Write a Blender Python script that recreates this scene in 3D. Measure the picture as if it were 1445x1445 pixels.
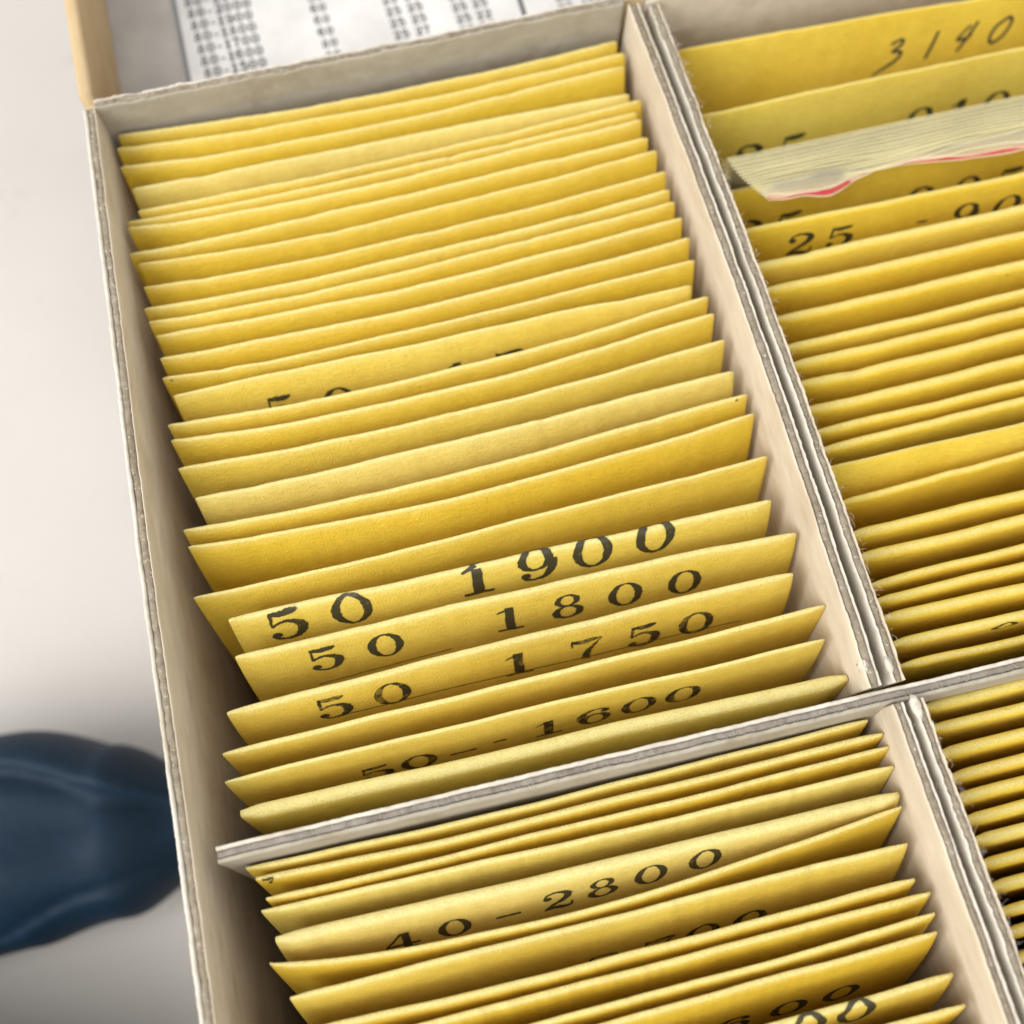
import bpy, bmesh, math, random
from mathutils import Vector, Matrix

# ------------------------------------------------------------------ camera, light, exposure
CM = 0.01
ZE = 9.9                      # height of the envelope tops above the table, in centimetres
scene = bpy.context.scene
for o in list(bpy.data.objects):
    bpy.data.objects.remove(o)
col = scene.collection

cam_data = bpy.data.cameras.new('camera')
cam = bpy.data.objects.new('camera', cam_data)
col.objects.link(cam)
cam.location = (0, 0, (14.509 + ZE) * CM)
cam.rotation_euler = (0.30283125, -0.00770065, -0.24759645)
cam_data.sensor_width = 36
cam_data.lens = 1450 / 1445 * 36
cam_data.clip_start = 0.001
cam_data.clip_end = 50
cam_data.dof.use_dof = True
cam_data.dof.focus_distance = 0.1455
cam_data.dof.aperture_fstop = 10.8
scene.camera = cam

world = bpy.data.worlds.new('World')
scene.world = world
world.use_nodes = True
world.node_tree.nodes['Background'].inputs[0].default_value = (1.0, 0.99, 0.975, 1)
world.node_tree.nodes['Background'].inputs[1].default_value = 0.80

def area_light(name, loc, target, sx, sy, power, colour):
    d = bpy.data.lights.new(name, 'AREA')
    d.shape = 'RECTANGLE'; d.size = sx; d.size_y = sy; d.energy = power; d.color = colour
    o = bpy.data.objects.new(name, d); col.objects.link(o)
    o.location = loc
    o.rotation_euler = (Vector(target) - Vector(loc)).to_track_quat('-Z', 'Y').to_euler()
    return o
area_light('window_light', (-0.78, -0.26, 0.88), (0, 0.05, 0.1), 0.8, 0.8, 11.0, (1.0, 0.97, 0.92))

scene.view_settings.view_transform = 'Standard'
scene.view_settings.look = 'None'
scene.view_settings.exposure = 0.45
scene.cycles.diffuse_bounces = 8
scene.cycles.max_bounces = 14
scene.view_settings.gamma = 1.0
scene.view_settings.use_curve_mapping = False
scene.render.resolution_x = 1024
scene.render.resolution_y = 1024
# ------------------------------------------------------------------ the envelope's surface (pure maths, centimetres)
EW = 8.62
class Lcg(random.Random):
    pass
def sm(t):
    t = max(0.0, min(1.0, t)); return t * t * (3 - 2 * t)
def noise1(seed):
    """smooth 1-D value noise"""
    rnd = random.Random(seed); tab = [rnd.uniform(-1, 1) for _ in range(512)]
    def f(x):
        i = math.floor(x); t = x - i; t = t * t * (3 - 2 * t)
        return tab[i % 512] * (1 - t) + tab[(i + 1) % 512] * t
    return f
class Env:
    def __init__(s, xl, yl, xr, yr, lean, t0=.085, tb=.12, kap=7, ks=1.0, seed=0, wave=.03, dz=0., rough=.008, width=EW, bow=0.):
        s.bow = bow
        s.W = width
        s.yaw = math.atan2(yr - yl, xr - xl)
        mx, my = (xl + xr) / 2, (yl + yr) / 2
        s.ux = (math.cos(s.yaw), math.sin(s.yaw)); s.uf = (math.sin(s.yaw), -math.cos(s.yaw))
        s.O = (mx - s.ux[0] * s.W / 2, my - s.ux[1] * s.W / 2)
        s.t0, s.tb, s.dz, s.wave, s.rough = t0, tb, dz, wave, rough
        rnd = random.Random(seed * 7 + 3)
        s.ph = [rnd.uniform(0, 6.28) for _ in range(4)]
        s.am = [rnd.uniform(.5, 1), rnd.uniform(.2, .6), rnd.uniform(.1, .3), rnd.uniform(.04, .1)]
        s.dents = [(rnd.uniform(0, width), rnd.uniform(.08, .35), rnd.uniform(0, .03)) for _ in range(3)]
        s.n1 = noise1(seed * 11 + 1); s.n2 = noise1(seed * 13 + 5)
        s.tab = [(0., 0., math.radians(lean + kap))]
        ds = .04; b = d = 0.; i = 0
        s.ds = ds
        while d < ZE - .32 + dz:
            i += 1
            th = math.radians(lean + kap * math.exp(-(i - .5) * ds / ks))
            b += math.sin(th) * ds; d += math.cos(th) * ds
            s.tab.append((b, d, th))
        s.smax = i * ds
    def cl(s, q):
        x = max(0., q / s.ds); i = min(int(x), len(s.tab) - 2); t = x - i
        A, B = s.tab[i], s.tab[i + 1]
        return tuple(A[k] + (B[k] - A[k]) * t for k in range(3))
    def endf(s, u):
        return .5 + .5 * sm(min(u, s.W - u) / .3)
    def wv(s, u, q):
        w = s.wave * math.exp(-q / 3.5)
        bw = s.bow * math.exp(-q / 6) * math.sin(math.pi * (max(0., min(u, s.W)) / s.W) ** .8)
        return bw + w * (s.am[0] * math.sin(.75 * u + s.ph[0]) + s.am[1] * math.sin(1.7 * u + s.ph[1] + .3 * q) + s.am[2] * math.sin(3.6 * u + s.ph[2] - .5 * q) + s.am[3] * math.sin(8.1 * u + s.ph[3]))
    def point(s, u, q, side=1, off=0.):
        """q: path from the crest down the front (side 1) or the back (side -1)"""
        e = s.endf(u); r = s.t0 * e / 2
        drop = .03 * (1 - sm(min(u, s.W - u) / .06))
        zz = s.dz - drop + s.rough * (s.n1(u * 7.3) * .6 + s.n2(u * 19) * .45 + s.n1(u * 43 + 200) * .55 * max(0., .4 + s.n2(u * 1.3 + 300)))
        for du, dw, da in s.dents: zz -= da * math.exp(-((u - du) / dw) ** 2)
        if q < math.pi * r / 2:
            ph = q / r
            b, d, th = s.cl(r)
            rr = r + off
            al, no = rr * math.cos(ph), rr * math.sin(ph)
            qq = r
        else:
            qq = q - math.pi * r / 2 + r
            b, d, th = s.cl(qq)
            t = (s.t0 + s.tb * sm(qq / 2.6) * max(0., math.sin(math.pi * u / s.W)) ** .6) * e
            al, no = 0., t / 2 + off
        no *= side
        f = b + no * math.cos(th) - al * math.sin(th) + s.wv(u, qq)
        z = -d + no * math.sin(th) + al * math.cos(th) + zz
        x = s.O[0] + s.ux[0] * u + s.uf[0] * f
        y = s.O[1] + s.ux[1] * u + s.uf[1] * f
        return (x, y, z)
# ------------------------------------------------------------------ where the envelopes stand (centimetres, tops at z = 0)
LB = [(-3.54,12.33,5.07,12.18), (-3.59,12.08,5.13,11.92), (-3.58,11.69,5.05,11.66), (-3.46,11.27,4.98,11.12), (-3.42,10.80,5.14,10.92), (-3.62,10.66,5.00,10.72), (-3.62,10.53,5.03,10.55), (-3.67,10.08,5.04,10.22), (-3.56,9.87,5.12,9.92), (-3.53,9.43,5.14,9.49), (-3.58,9.04,5.10,9.14), (-3.54,8.79,5.11,8.89), (-3.46,8.53,5.14,8.57), (-3.46,8.12,5.15,8.18), (-3.48,7.79,5.11,7.79), (-3.35,7.44,4.92,7.33), (-3.51,6.98,5.12,7.09), (-3.50,6.71,5.12,6.78), (-3.46,6.24,5.14,6.29), (-3.29,5.72,5.12,5.76), (-3.54,5.27,5.20,5.34), (-3.50,5.01,5.20,4.99), (-3.55,4.25,5.18,4.30), (-3.11,3.77,5.01,3.59), (-3.11,3.23,5.21,3.04), (-3.35,2.48,4.96,2.46), (-3.50,1.97,5.26,1.91), (-3.53,1.59,5.09,1.44), (-3.40,1.13,5.23,0.85)]
BOW_LB = [.15,.17,.17,0,.07,.10,.16,.09,.2,.19,.16,.16,.16,.13,.14,-.02,.2,.22,.15,.05,.13,.2,.07,-.03,-.06,-.06,.03,0,0]
BOW_LF = [.05,.06,.04,.03,0,.33,-.02,.03,.05,.1,.08,.05,.05]
LF = [(-3.45,0.41,5.30,0.21), (-3.34,0.25,5.44,-0.01), (-3.25,-0.03,5.46,-0.19), (-3.34,-0.17,5.43,-0.46), (-3.22,-0.55,5.37,-0.83), (-3.34,-0.81,5.34,-0.98), (-3.16,-1.30,5.25,-1.47), (-3.3,-1.72,5.18,-1.93), (-3.2,-1.95,5.33,-2.11), (-3.2,-2.22,5.29,-2.38), (-3.3,-2.43,5.23,-2.59), (-3.3,-2.97,5.25,-3.13), (-3.25,-3.34,5.27,-3.50)]
RB = [(11.76,11.58), (10.40,10.38), (8.85,8.83), (8.07,8.03), (7.43,7.44), (6.98,6.92), (6.44,6.45), (5.95,5.97), (5.65,5.62), (5.30,5.27), (4.87,4.85), (4.49,4.46), (4.21,4.2), (3.92,3.84), (3.34,3.38), (2.81,2.8), (2.46,2.42), (2.04,2.02), (1.79,1.70), (1.49,1.38), (1.12,1.04), (.80,.72)]
RF = [(0.20,.12), (-0.11,-.2), (-0.47,-.55), (-0.79,-.88), (-1.08,-1.16), (-1.36,-1.45), (-1.66,-1.74), (-1.96,-2.04), (-2.27,-2.34)]
def build_layout():
    out = {}
    rnd = random.Random(5)
    L = []
    for i, q in enumerate(LB):
        y = (q[1] + q[3]) / 2
        lean = 8 + 7 * sm((y - .9) / 4) + 1.5 * sm((y - 5) / 7)
        kw = dict(kap=7 + rnd.uniform(-2, 3), t0=rnd.uniform(.06, .085), wave=.018, tb=.10)
        if i in (3, 15, 19): kw.update(kap=16, ks=.8)
        if i in (23, 24, 25): kw.update(kap=15, ks=.9, t0=.11, wave=.02)
        if i == 27: kw.update(kap=9)
        if i == 28: kw.update(kap=4, t0=.2, tb=.2, wave=.015)
        if i in (5, 4): kw.update(wave=.012, t0=.07)
        L.append(Env(*q, lean, width=math.hypot(q[2]-q[0], q[3]-q[1]), seed=i + 1, dz=rnd.uniform(-.02, .02), bow=BOW_LB[i], **kw))
    out['LB'] = L
    L = []
    extra = [(-3.3 + rnd.uniform(-.1, .1), y + .17, 5.28, y) for y in (-3.85, -4.2, -4.62, -4.95, -5.3)]
    for i, q in enumerate(LF + extra):
        y = (q[1] + q[3]) / 2
        lean = 13.5 + 6.5 * sm((.35 - y) / 1.3)
        kw = dict(kap=4 + rnd.uniform(-1, 2), t0=rnd.uniform(.07, .095), wave=.014, tb=.1, rough=.011)
        if i in (2, 3, 8, 9): kw.update(rough=.018)
        if i in (4,): kw.update(t0=.17, kap=12)
        if i in (6, 10, 11): kw.update(kap=10)
        L.append(Env(*q, lean, width=math.hypot(q[2]-q[0], q[3]-q[1]), seed=i + 51, dz=rnd.uniform(-.015, .015), bow=BOW_LF[i] if i < 13 else .06, **kw))
    out['LF'] = L
    L = []
    for i, (y0, y1) in enumerate(RB):
        lean = 4 + 3 * sm((y0 - .9) / 4) + 8 * sm((y0 - 7) / 2)
        kw = dict(kap=1, t0=min(.185, .5 * (y0 - (RB[i + 1][0] if i + 1 < len(RB) else .5))), wave=.02, tb=.0)
        if i < 2: kw.update(t0=.08, kap=3)
        if i in (2, 3): kw.update(t0=.12)
        if i == 21: kw.update(t0=.13, kap=0)
        if i == 13: kw.update(kap=44, ks=.55, t0=.11)
        if i == 14: kw.update(t0=.12, wave=.04)
        L.append(Env(5.99, y0, 10.8, y1, lean, seed=i + 101, dz=rnd.uniform(-.02, .02), **kw))
    out['RB'] = L
    L = []
    ext = [(-2.57 - .30 * k + rnd.uniform(-.03, .03), ) for k in range(9)]
    for i, q in enumerate(RF + ext):
        y0 = q[0]; y1 = q[1] if len(q) > 1 else y0 - .08
        lean = 8 + 3 * sm((.35 - y0) / 1.6)
        L.append(Env(6.12, y0, 10.9, y1, lean, seed=i + 151, dz=rnd.uniform(-.02, .02), kap=1, t0=rnd.uniform(.15, .18), wave=.012, tb=.0))
    out['RF'] = L
    # the right-hand envelopes start at their left end, not at the middle of the measured line
    for k, x0 in (('RB', 5.93), ('RF', 6.04)):
        rr = random.Random(9)
        for e in out[k]:
            x = x0 + rr.uniform(0, .06); y = e.O[1] + (x - e.O[0]) * math.tan(e.yaw)
            e.O = (x, y)
    return out
LAY = build_layout()
# ------------------------------------------------------------------ materials
def new_mat(name):
    m = bpy.data.materials.new(name); m.use_nodes = True
    nt = m.node_tree; return m, nt, nt.nodes['Principled BSDF']
def nd(nt, t, **kw):
    n = nt.nodes.new(t)
    for k, v in kw.items(): setattr(n, k, v)
    return n
def coords(nt, scale=(1, 1, 1), rand=True):
    tc = nd(nt, 'ShaderNodeTexCoord'); mp = nd(nt, 'ShaderNodeMapping')
    mp.inputs['Scale'].default_value = scale
    nt.links.new(tc.outputs['Object'], mp.inputs['Vector'])
    if rand:
        oi = nd(nt, 'ShaderNodeObjectInfo'); mu = nd(nt, 'ShaderNodeMath', operation='MULTIPLY'); mu.inputs[1].default_value = 3.7
        nt.links.new(oi.outputs['Random'], mu.inputs[0]); nt.links.new(mu.outputs[0], mp.inputs['Location'])
    return mp.outputs['Vector']
def noise(nt, vec, scale, detail=4, rough=.55):
    n = nd(nt, 'ShaderNodeTexNoise'); n.inputs['Scale'].default_value = scale; n.inputs['Detail'].default_value = detail; n.inputs['Roughness'].default_value = rough
    nt.links.new(vec, n.inputs['Vector']); return n.outputs['Fac']
def ramp(nt, fac, stops):
    r = nd(nt, 'ShaderNodeValToRGB'); e = r.color_ramp.elements
    while len(e) < len(stops): e.new(.5)
    for i, (p, c) in enumerate(stops):
        e[i].position = p; e[i].color = tuple(c) + (1,) if len(c) == 3 else c
    nt.links.new(fac, r.inputs['Fac']); return r.outputs['Color']
def bump(nt, bsdf, facs, dist):
    """facs: list of (height output, strength)"""
    last = None
    for h, st in facs:
        b = nd(nt, 'ShaderNodeBump'); b.inputs['Strength'].default_value = st; b.inputs['Distance'].default_value = dist
        nt.links.new(h, b.inputs['Height'])
        if last: nt.links.new(last, b.inputs['Normal'])
        last = b.outputs['Normal']
    nt.links.new(last, bsdf.inputs['Normal'])
def mixc(nt, mode, fac, a, b):
    m = nd(nt, 'ShaderNodeMix', data_type='RGBA', blend_type=mode)
    if isinstance(fac, float): m.inputs[0].default_value = fac
    else: nt.links.new(fac, m.inputs[0])
    for s, v in ((6, a), (7, b)):
        if isinstance(v, tuple): m.inputs[s].default_value = v if len(v) == 4 else v + (1,)
        else: nt.links.new(v, m.inputs[s])
    return m.outputs[2]

def paper_material(name, lo, hi):
    m, nt, b = new_mat(name)
    v = coords(nt)
    big = noise(nt, v, 60, 3); mid = noise(nt, v, 420, 4)
    vf = coords(nt, (1, 2.2, .6)); fib = noise(nt, vf, 3600, 5, .65)
    base = ramp(nt, big, [(.3, lo), (.7, hi)])
    mot = ramp(nt, mid, [(.35, (.95, .935, .89)), (.65, (1, 1, 1))])
    c = mixc(nt, 'MULTIPLY', 1.0, base, mot)
    fb = ramp(nt, fib, [(.28, (.88, .84, .74)), (.60, (1.0, 1.0, 1.0))])
    c = mixc(nt, 'MULTIPLY', .8, c, fb)
    long_f = noise(nt, coords(nt, (.5, 1.6, 2.4)), 1300, 3, .6)
    c = mixc(nt, 'MULTIPLY', .6, c, ramp(nt, long_f, [(.3, (.88, .84, .76)), (.6, (1, 1, 1))]))
    oi = nd(nt, 'ShaderNodeObjectInfo')
    tint = ramp(nt, oi.outputs['Random'], [(0, (.93, .88, .78)), (.35, (1, .98, .9)), (.65, (1, 1, 1)), (1, (1.0, 1.04, 1.7))])
    c = mixc(nt, 'MULTIPLY', 1.0, c, tint)
    grime = noise(nt, coords(nt, (.7, 1, 1)), 34, 4, .6)
    c = mixc(nt, 'MULTIPLY', .55, c, ramp(nt, grime, [(.30, (.80, .75, .66)), (.46, (1, 1, 1))]))
    spk = noise(nt, v, 900, 2, .4)
    sp = ramp(nt, spk, [(.20, (.55, .48, .35)), (.235, (1, 1, 1))])
    c = mixc(nt, 'MULTIPLY', .6, c, sp)
    # folded edge: rubbing by handling, plus crest highlight painted into the colour
    at = nd(nt, 'ShaderNodeAttribute', attribute_name='rubbed_lit')
    rub_lit = nd(nt, 'ShaderNodeMath', operation='MULTIPLY'); nt.links.new(at.outputs['Fac'], rub_lit.inputs[0]); nt.links.new(ramp(nt, fib, [(.36, (.15, .15, .15)), (.56, (.95, .95, .95))]), rub_lit.inputs[1])
    c = mixc(nt, 'MIX', rub_lit.outputs[0], c, (.95, .87, .43))
    nt.links.new(c, b.inputs['Base Color'])
    b.inputs['Roughness'].default_value = .72
    b.inputs['Specular IOR Level'].default_value = .2
    b.inputs['Sheen Weight'].default_value = .0
    b.inputs['Sheen Tint'].default_value = (1, .95, .7, 1)
    crum = noise(nt, coords(nt, (.6, 1, 1)), 130, 3, .5)
    bump(nt, b, [(crum, .9), (mid, .22), (fib, 1.0), (long_f, .4)], .0003)
    tr = nd(nt, 'ShaderNodeBsdfTranslucent'); tr.inputs['Color'].default_value = (.97, .66, .09, 1)
    mx = nd(nt, 'ShaderNodeMixShader'); mx.inputs[0].default_value = .10
    out = nt.nodes['Material Output']
    nt.links.new(b.outputs[0], mx.inputs[1]); nt.links.new(tr.outputs[0], mx.inputs[2]); nt.links.new(mx.outputs[0], out.inputs['Surface'])
    return m
def board_material(name, c0, c1, scale=500, stretch=(1, 1, 1), st=.4, speck=None):
    m, nt, b = new_mat(name)
    v = coords(nt, stretch); n = noise(nt, v, scale, 5, .6); big = noise(nt, coords(nt), 45, 3)
    c = ramp(nt, n, [(.3, c0), (.68, c1)])
    c = mixc(nt, 'MULTIPLY', .5, c, ramp(nt, big, [(.35, (.86, .84, .80)), (.65, (1, 1, 1))]))
    scuff = noise(nt, coords(nt, (1, .35, 1)), 110, 5, .65)
    c = mixc(nt, 'MULTIPLY', .55, c, ramp(nt, scuff, [(.33, (.72, .66, .56)), (.47, (1, 1, 1))]))
    if speck:
        s = noise(nt, coords(nt), 1400, 3, .7)
        c = mixc(nt, 'MIX', ramp(nt, s, [(.60, (0, 0, 0)), (.68, (1, 1, 1))]), c, speck)
    nt.links.new(c, b.inputs['Base Color'])
    b.inputs['Roughness'].default_value = .8
    b.inputs['Specular IOR Level'].default_value = .25
    bump(nt, b, [(n, st), (noise(nt, coords(nt), 2600, 4), st * .6)], .00015)
    return m
def ink_material(name, colour, worn, low=.25):
    m, nt, b = new_mat(name)
    v = coords(nt); n = noise(nt, v, 900, 5, .65); n2 = noise(nt, v, 200, 2)
    mul = nd(nt, 'ShaderNodeMath', operation='ADD'); nt.links.new(n, mul.inputs[0])
    m2 = nd(nt, 'ShaderNodeMath', operation='MULTIPLY'); m2.inputs[1].default_value = .6; nt.links.new(n2, m2.inputs[0]); nt.links.new(m2.outputs[0], mul.inputs[1])
    a = ramp(nt, mul.outputs[0], [(worn, (low,) * 3), (worn + .16, (.93, .93, .93))])
    b.inputs['Base Color'].default_value = colour + (1,)
    b.inputs['Roughness'].default_value = .6
    nt.links.new(a, b.inputs['Alpha'])
    return m
M = {}
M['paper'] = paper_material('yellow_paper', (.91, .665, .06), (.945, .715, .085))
M['lit_paper'] = paper_material('lit_yellow_paper', (.91, .71, .12), (.94, .76, .155))  # lighter copy of the yellow paper: light on leaning faces put into colour
M['liner'] = board_material('cream_board_facing', (.57, .495, .385), (.67, .595, .48), 380, (1, .35, 1), .35)
M['white_liner'] = board_material('white_board_facing', (.55, .51, .435), (.69, .65, .57), 420, (1, 1, 1), .4)
M['grey_liner'] = board_material('grey_board_facing', (.36, .325, .26), (.43, .395, .32), 420, (.4, 1, 1), .35)
M['core'] = board_material('grey_board_core', (.20, .165, .12), (.34, .29, .22), 900, (1, 1, 1), .9, (.48, .45, .40))
M['divider_core'] = board_material('divider_core', (.21, .185, .16), (.31, .28, .245), 900, (1, 1, 1), .6)
M['tan'] = board_material('tan_board', (.52, .385, .215), (.58, .445, .265), 300, (1, .3, 1), .3)
M['ink'] = ink_material('stamp_ink', (.040, .036, .016), .56, .6)
M['ink_worn'] = ink_material('worn_stamp_ink', (.03, .026, .012), .68, .42)
M['pen'] = ink_material('pen_ink', (.03, .03, .035), .55)
M['print'] = ink_material('printed_ink', (.03, .03, .035), .35, .8)

M['shadow_grey'] = ink_material('step_shadow_grey', (.20, .20, .20), .35, .9)
def table_material():
    m, nt, b = new_mat('white_tabletop')
    v = coords(nt, rand=False)
    big = noise(nt, v, 14, 4); fine = noise(nt, v, 1500, 3)
    c = ramp(nt, big, [(.3, (.505, .482, .46)), (.7, (.55, .527, .505))])
    sp = noise(nt, v, 70, 2, .4)
    c = mixc(nt, 'MULTIPLY', .5, c, ramp(nt, sp, [(.24, (.70, .68, .58)), (.30, (1, 1, 1))]))
    nt.links.new(c, b.inputs['Base Color']); b.inputs['Roughness'].default_value = .7
    dust = noise(nt, v, 260, 3, .7)
    b_in = b.inputs['Base Color'].links[0].from_socket
    nt.links.new(mixc(nt, 'MULTIPLY', .5, b_in, ramp(nt, dust, [(.27, (.72, .70, .66)), (.33, (1, 1, 1))])), b.inputs['Base Color'])
    w = nd(nt, 'ShaderNodeTexWave'); w.inputs['Scale'].default_value = 330; w.inputs['Distortion'].default_value = 1.5
    nt.links.new(v, w.inputs['Vector'])
    bump(nt, b, [(w.outputs['Fac'], .25), (fine, .3)], .0002)
    return m
M['table'] = table_material()
def simple(name, colour, rough, spec=.4, nscale=500, st=.2):
    m, nt, b = new_mat(name)
    v = coords(nt); n = noise(nt, v, nscale, 4)
    lo = tuple(x * .85 for x in colour); hi = tuple(min(1, x * 1.12) for x in colour)
    nt.links.new(ramp(nt, n, [(.3, lo), (.7, hi)]), b.inputs['Base Color'])
    b.inputs['Roughness'].default_value = rough; b.inputs['Specular IOR Level'].default_value = spec
    bump(nt, b, [(n, st)], .0002)
    return m
M['sheet'] = simple('white_paper_sheet', (.64, .63, .62), .7, .3, 90, .02)
M['lid_paper'] = simple('off_white_lid_lining', (.44, .415, .39), .75, .3, 90, .03)
M['navy'] = simple('navy_rubber', (.004, .017, .036), .6, .22, 420, .5)
def plastic(name, colour, opac, rough):
    """thin film: mostly clear, milky by scattering in the sheet"""
    m, nt, b = new_mat(name)
    n = noise(nt, coords(nt), 150, 3)
    b.inputs['Base Color'].default_value = colour + (1,)
    b.inputs['Roughness'].default_value = rough
    bump(nt, b, [(n, .3)], .0006)
    tl = nd(nt, 'ShaderNodeBsdfTranslucent'); tl.inputs['Color'].default_value = colour + (1,)
    m1 = nd(nt, 'ShaderNodeMixShader'); m1.inputs[0].default_value = .3
    nt.links.new(b.outputs[0], m1.inputs[1]); nt.links.new(tl.outputs[0], m1.inputs[2])
    tp = nd(nt, 'ShaderNodeBsdfTransparent')
    m2 = nd(nt, 'ShaderNodeMixShader')
    at = nd(nt, 'ShaderNodeAttribute', attribute_name='lit_seam'); ad = nd(nt, 'ShaderNodeMath', operation='MULTIPLY_ADD'); ad.inputs[1].default_value = .45; ad.use_clamp = True  # free edges more opaque: sealed edge plus light-guided brightness painted in
    nt.links.new(at.outputs['Fac'], ad.inputs[0]); nt.links.new(ramp(nt, n, [(.35, (opac * .75,) * 3), (.7, (opac * 1.2,) * 3)]), ad.inputs[2]); nt.links.new(ad.outputs[0], m2.inputs[0])
    nt.links.new(tp.outputs[0], m2.inputs[1]); nt.links.new(m1.outputs[0], m2.inputs[2])
    nt.links.new(m2.outputs[0], nt.nodes['Material Output'].inputs['Surface'])
    return m
M['poly'] = plastic('milky_plastic', (.99, .91, .56), .16, .4)
M['poly_clear'] = plastic('clear_plastic', (.98, .91, .68), .13, .3)
M['red'] = plastic('red_plastic_stripe', (.74, .04, .09), .55, .35)
# ------------------------------------------------------------------ helpers
def W3(p):
    return Vector((p[0] * CM, p[1] * CM, (p[2] + ZE) * CM))
def link_mesh(name, verts, faces, mat, parent=None, origin=(0, 0, 0), smooth=True):
    """verts in centimetres (z = 0 at the envelope tops); origin likewise; parent sits unrotated"""
    o3 = W3(origin)
    me = bpy.data.meshes.new(name)
    me.from_pydata([W3(v) - o3 for v in verts], [], faces)
    me.materials.append(mat)
    if smooth: me.polygons.foreach_set('use_smooth', [True] * len(me.polygons))
    me.update()
    bm = bmesh.new(); bm.from_mesh(me); bmesh.ops.recalc_face_normals(bm, faces=bm.faces); bm.to_mesh(me); bm.free()
    o = bpy.data.objects.new(name, me); col.objects.link(o)
    if parent:
        o.parent = parent; o.location = o3 - world_loc(parent)
    else:
        o.location = o3
    return o
def world_loc(o):
    v = o.location.copy()
    while o.parent: o = o.parent; v += o.location
    return v
def empty(name, origin):
    o = bpy.data.objects.new(name, None); col.objects.link(o); o.location = W3(origin); o.empty_display_size = .01
    return o
def tag(o, label, cat, group=None):
    o['label'] = label; o['category'] = cat
    if group: o['group'] = group
    return o
def grid_faces(nu, nv, base=0, closed=False):
    F = []
    for i in range(nu - 1):
        for j in range(nv if closed else nv - 1):
            a = base + i * nv + j; b = base + i * nv + (j + 1) % nv
            F.append((a, b, b + nv, a + nv))
    return F

# ------------------------------------------------------------------ table
tb = link_mesh('table_top', [(-90, -80, -ZE), (90, -80, -ZE), (90, 100, -ZE), (-90, 100, -ZE), (-90, -80, -ZE - 2), (90, -80, -ZE - 2), (90, 100, -ZE - 2), (-90, 100, -ZE - 2)],
          [(0, 1, 2, 3), (7, 6, 5, 4), (0, 4, 5, 1), (1, 5, 6, 2), (2, 6, 7, 3), (3, 7, 4, 0)], M['table'], smooth=False)
tb['kind'] = 'structure'

# ------------------------------------------------------------------ boards: a grey core between two paper facings with torn top edges
def board_strip(path, off0, off1, z0, ztop, seed, amp, lean=0., n=None, bow=None):
    """a slab that follows path (list of (x, y)), between two offsets to the left of the path; returns verts, faces"""
    P = [Vector(p) for p in path]
    length = sum((P[i + 1] - P[i]).length for i in range(len(P) - 1))
    n = n or max(8, int(length / .035))
    nz = noise1(seed); nz2 = noise1(seed + 77); nzj = noise1(int(path[0][1] * 7) + 900)
    V = []
    def at(t):
        d = t * length
        for i in range(len(P) - 1):
            l = (P[i + 1] - P[i]).length
            if d <= l or i == len(P) - 2: return P[i] + (P[i + 1] - P[i]) * (d / l), (P[i + 1] - P[i]).normalized()
            d -= l
    rows = [(0., 1), (.03, 1), (.10, 1), (.35, 1), (1.2, 1), (4., 1)]
    for k in range(n + 1):
        t = k / n; p, d = at(t); nr = Vector((-d.y, d.x)); s = t * length
        top = (ztop(t) if callable(ztop) else ztop) + amp * (.5 * nz(s * 2.3) + .35 * nz2(s * 7.7) + (.15 + .7 * max(0., nz2(s * .9 + 60))) * nz(s * 17.3 + 9) + .25 * nz2(s * 29 + 200))
        jit = amp * (.2 * nzj(s * 2.7) + .12 * nzj(s * 17 + 50))
        bw = bow(t) if bow else 0.
        zr = [top - r for r, _ in rows if top - r > z0 + .1] + [z0]
        m = len(zr)
        mid = (off0 + off1) / 2; hw = (off1 - off0) / 2
        ring = []
        for z in zr:
            q = 0.55 if z == top else 1.
            ring.append((off1 if q == 1 else mid + hw * q, z))
        full = [(mid + hw * (.55 if i == 0 else 1.), z) for i, z in enumerate(zr)]
        back = [(mid - hw * (.55 if i == 0 else 1.), z) for i, z in enumerate(zr)]
        loop = back[::-1] + full
        for o_, z in loop:
            w = math.tan(lean) * (ztop(t) - z if callable(ztop) else ztop - z)
            fade = max(0., 1 - (top - z) / .5)
            oo = o_ + jit * fade + bw
            q = p + nr * oo
            V.append((q.x, q.y - w, z))
    m2 = len(V) // (n + 1)
    F = grid_faces(n + 1, m2, 0, True)
    F.append(tuple(range(m2))[::-1]); F.append(tuple(range(n * m2, n * m2 + m2)))
    return V, F
def board(name, path, thick, z0, ztop, seed, parent, mats, origin, lean=0., lin=.03, amp=.02, bow=None, top_level=False, lin2=None, edge=None):
    """part board: core child + two facing children when parented; returns the empty or the core"""
    l2 = lin2 or lin
    if top_level:
        root = empty(name, origin); core_name = 'board_core'
    else:
        root = link_mesh(name, *board_strip(path, lin, thick - l2, z0, (lambda t: ztop(t) - .015) if callable(ztop) else ztop - .015, seed, amp * 1.3, lean, bow=bow), mats[0], parent, origin)
        core_name = None
    if core_name:
        link_mesh(core_name, *board_strip(path, lin, thick - l2, z0, (lambda t: ztop(t) - .015) if callable(ztop) else ztop - .015, seed, amp * 1.3, lean, bow=bow), mats[0], root, origin)
    link_mesh('paper_facing', *board_strip(path, 0, lin - .001, z0 + .01, ztop, seed + 5, amp, lean, bow=bow), mats[1], root, origin)
    link_mesh('paper_facing', *board_strip(path, thick - l2 + .001, thick, z0 + .01, ztop, seed + 9, amp, lean, bow=bow), mats[2], root, origin)
    if edge:
        link_mesh('torn_edge', *board_strip(path, -.004, lin, ztop - .035, ztop + .012, seed + 13, amp * 1.6, lean, bow=bow), edge, root, origin)
    return root

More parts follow.
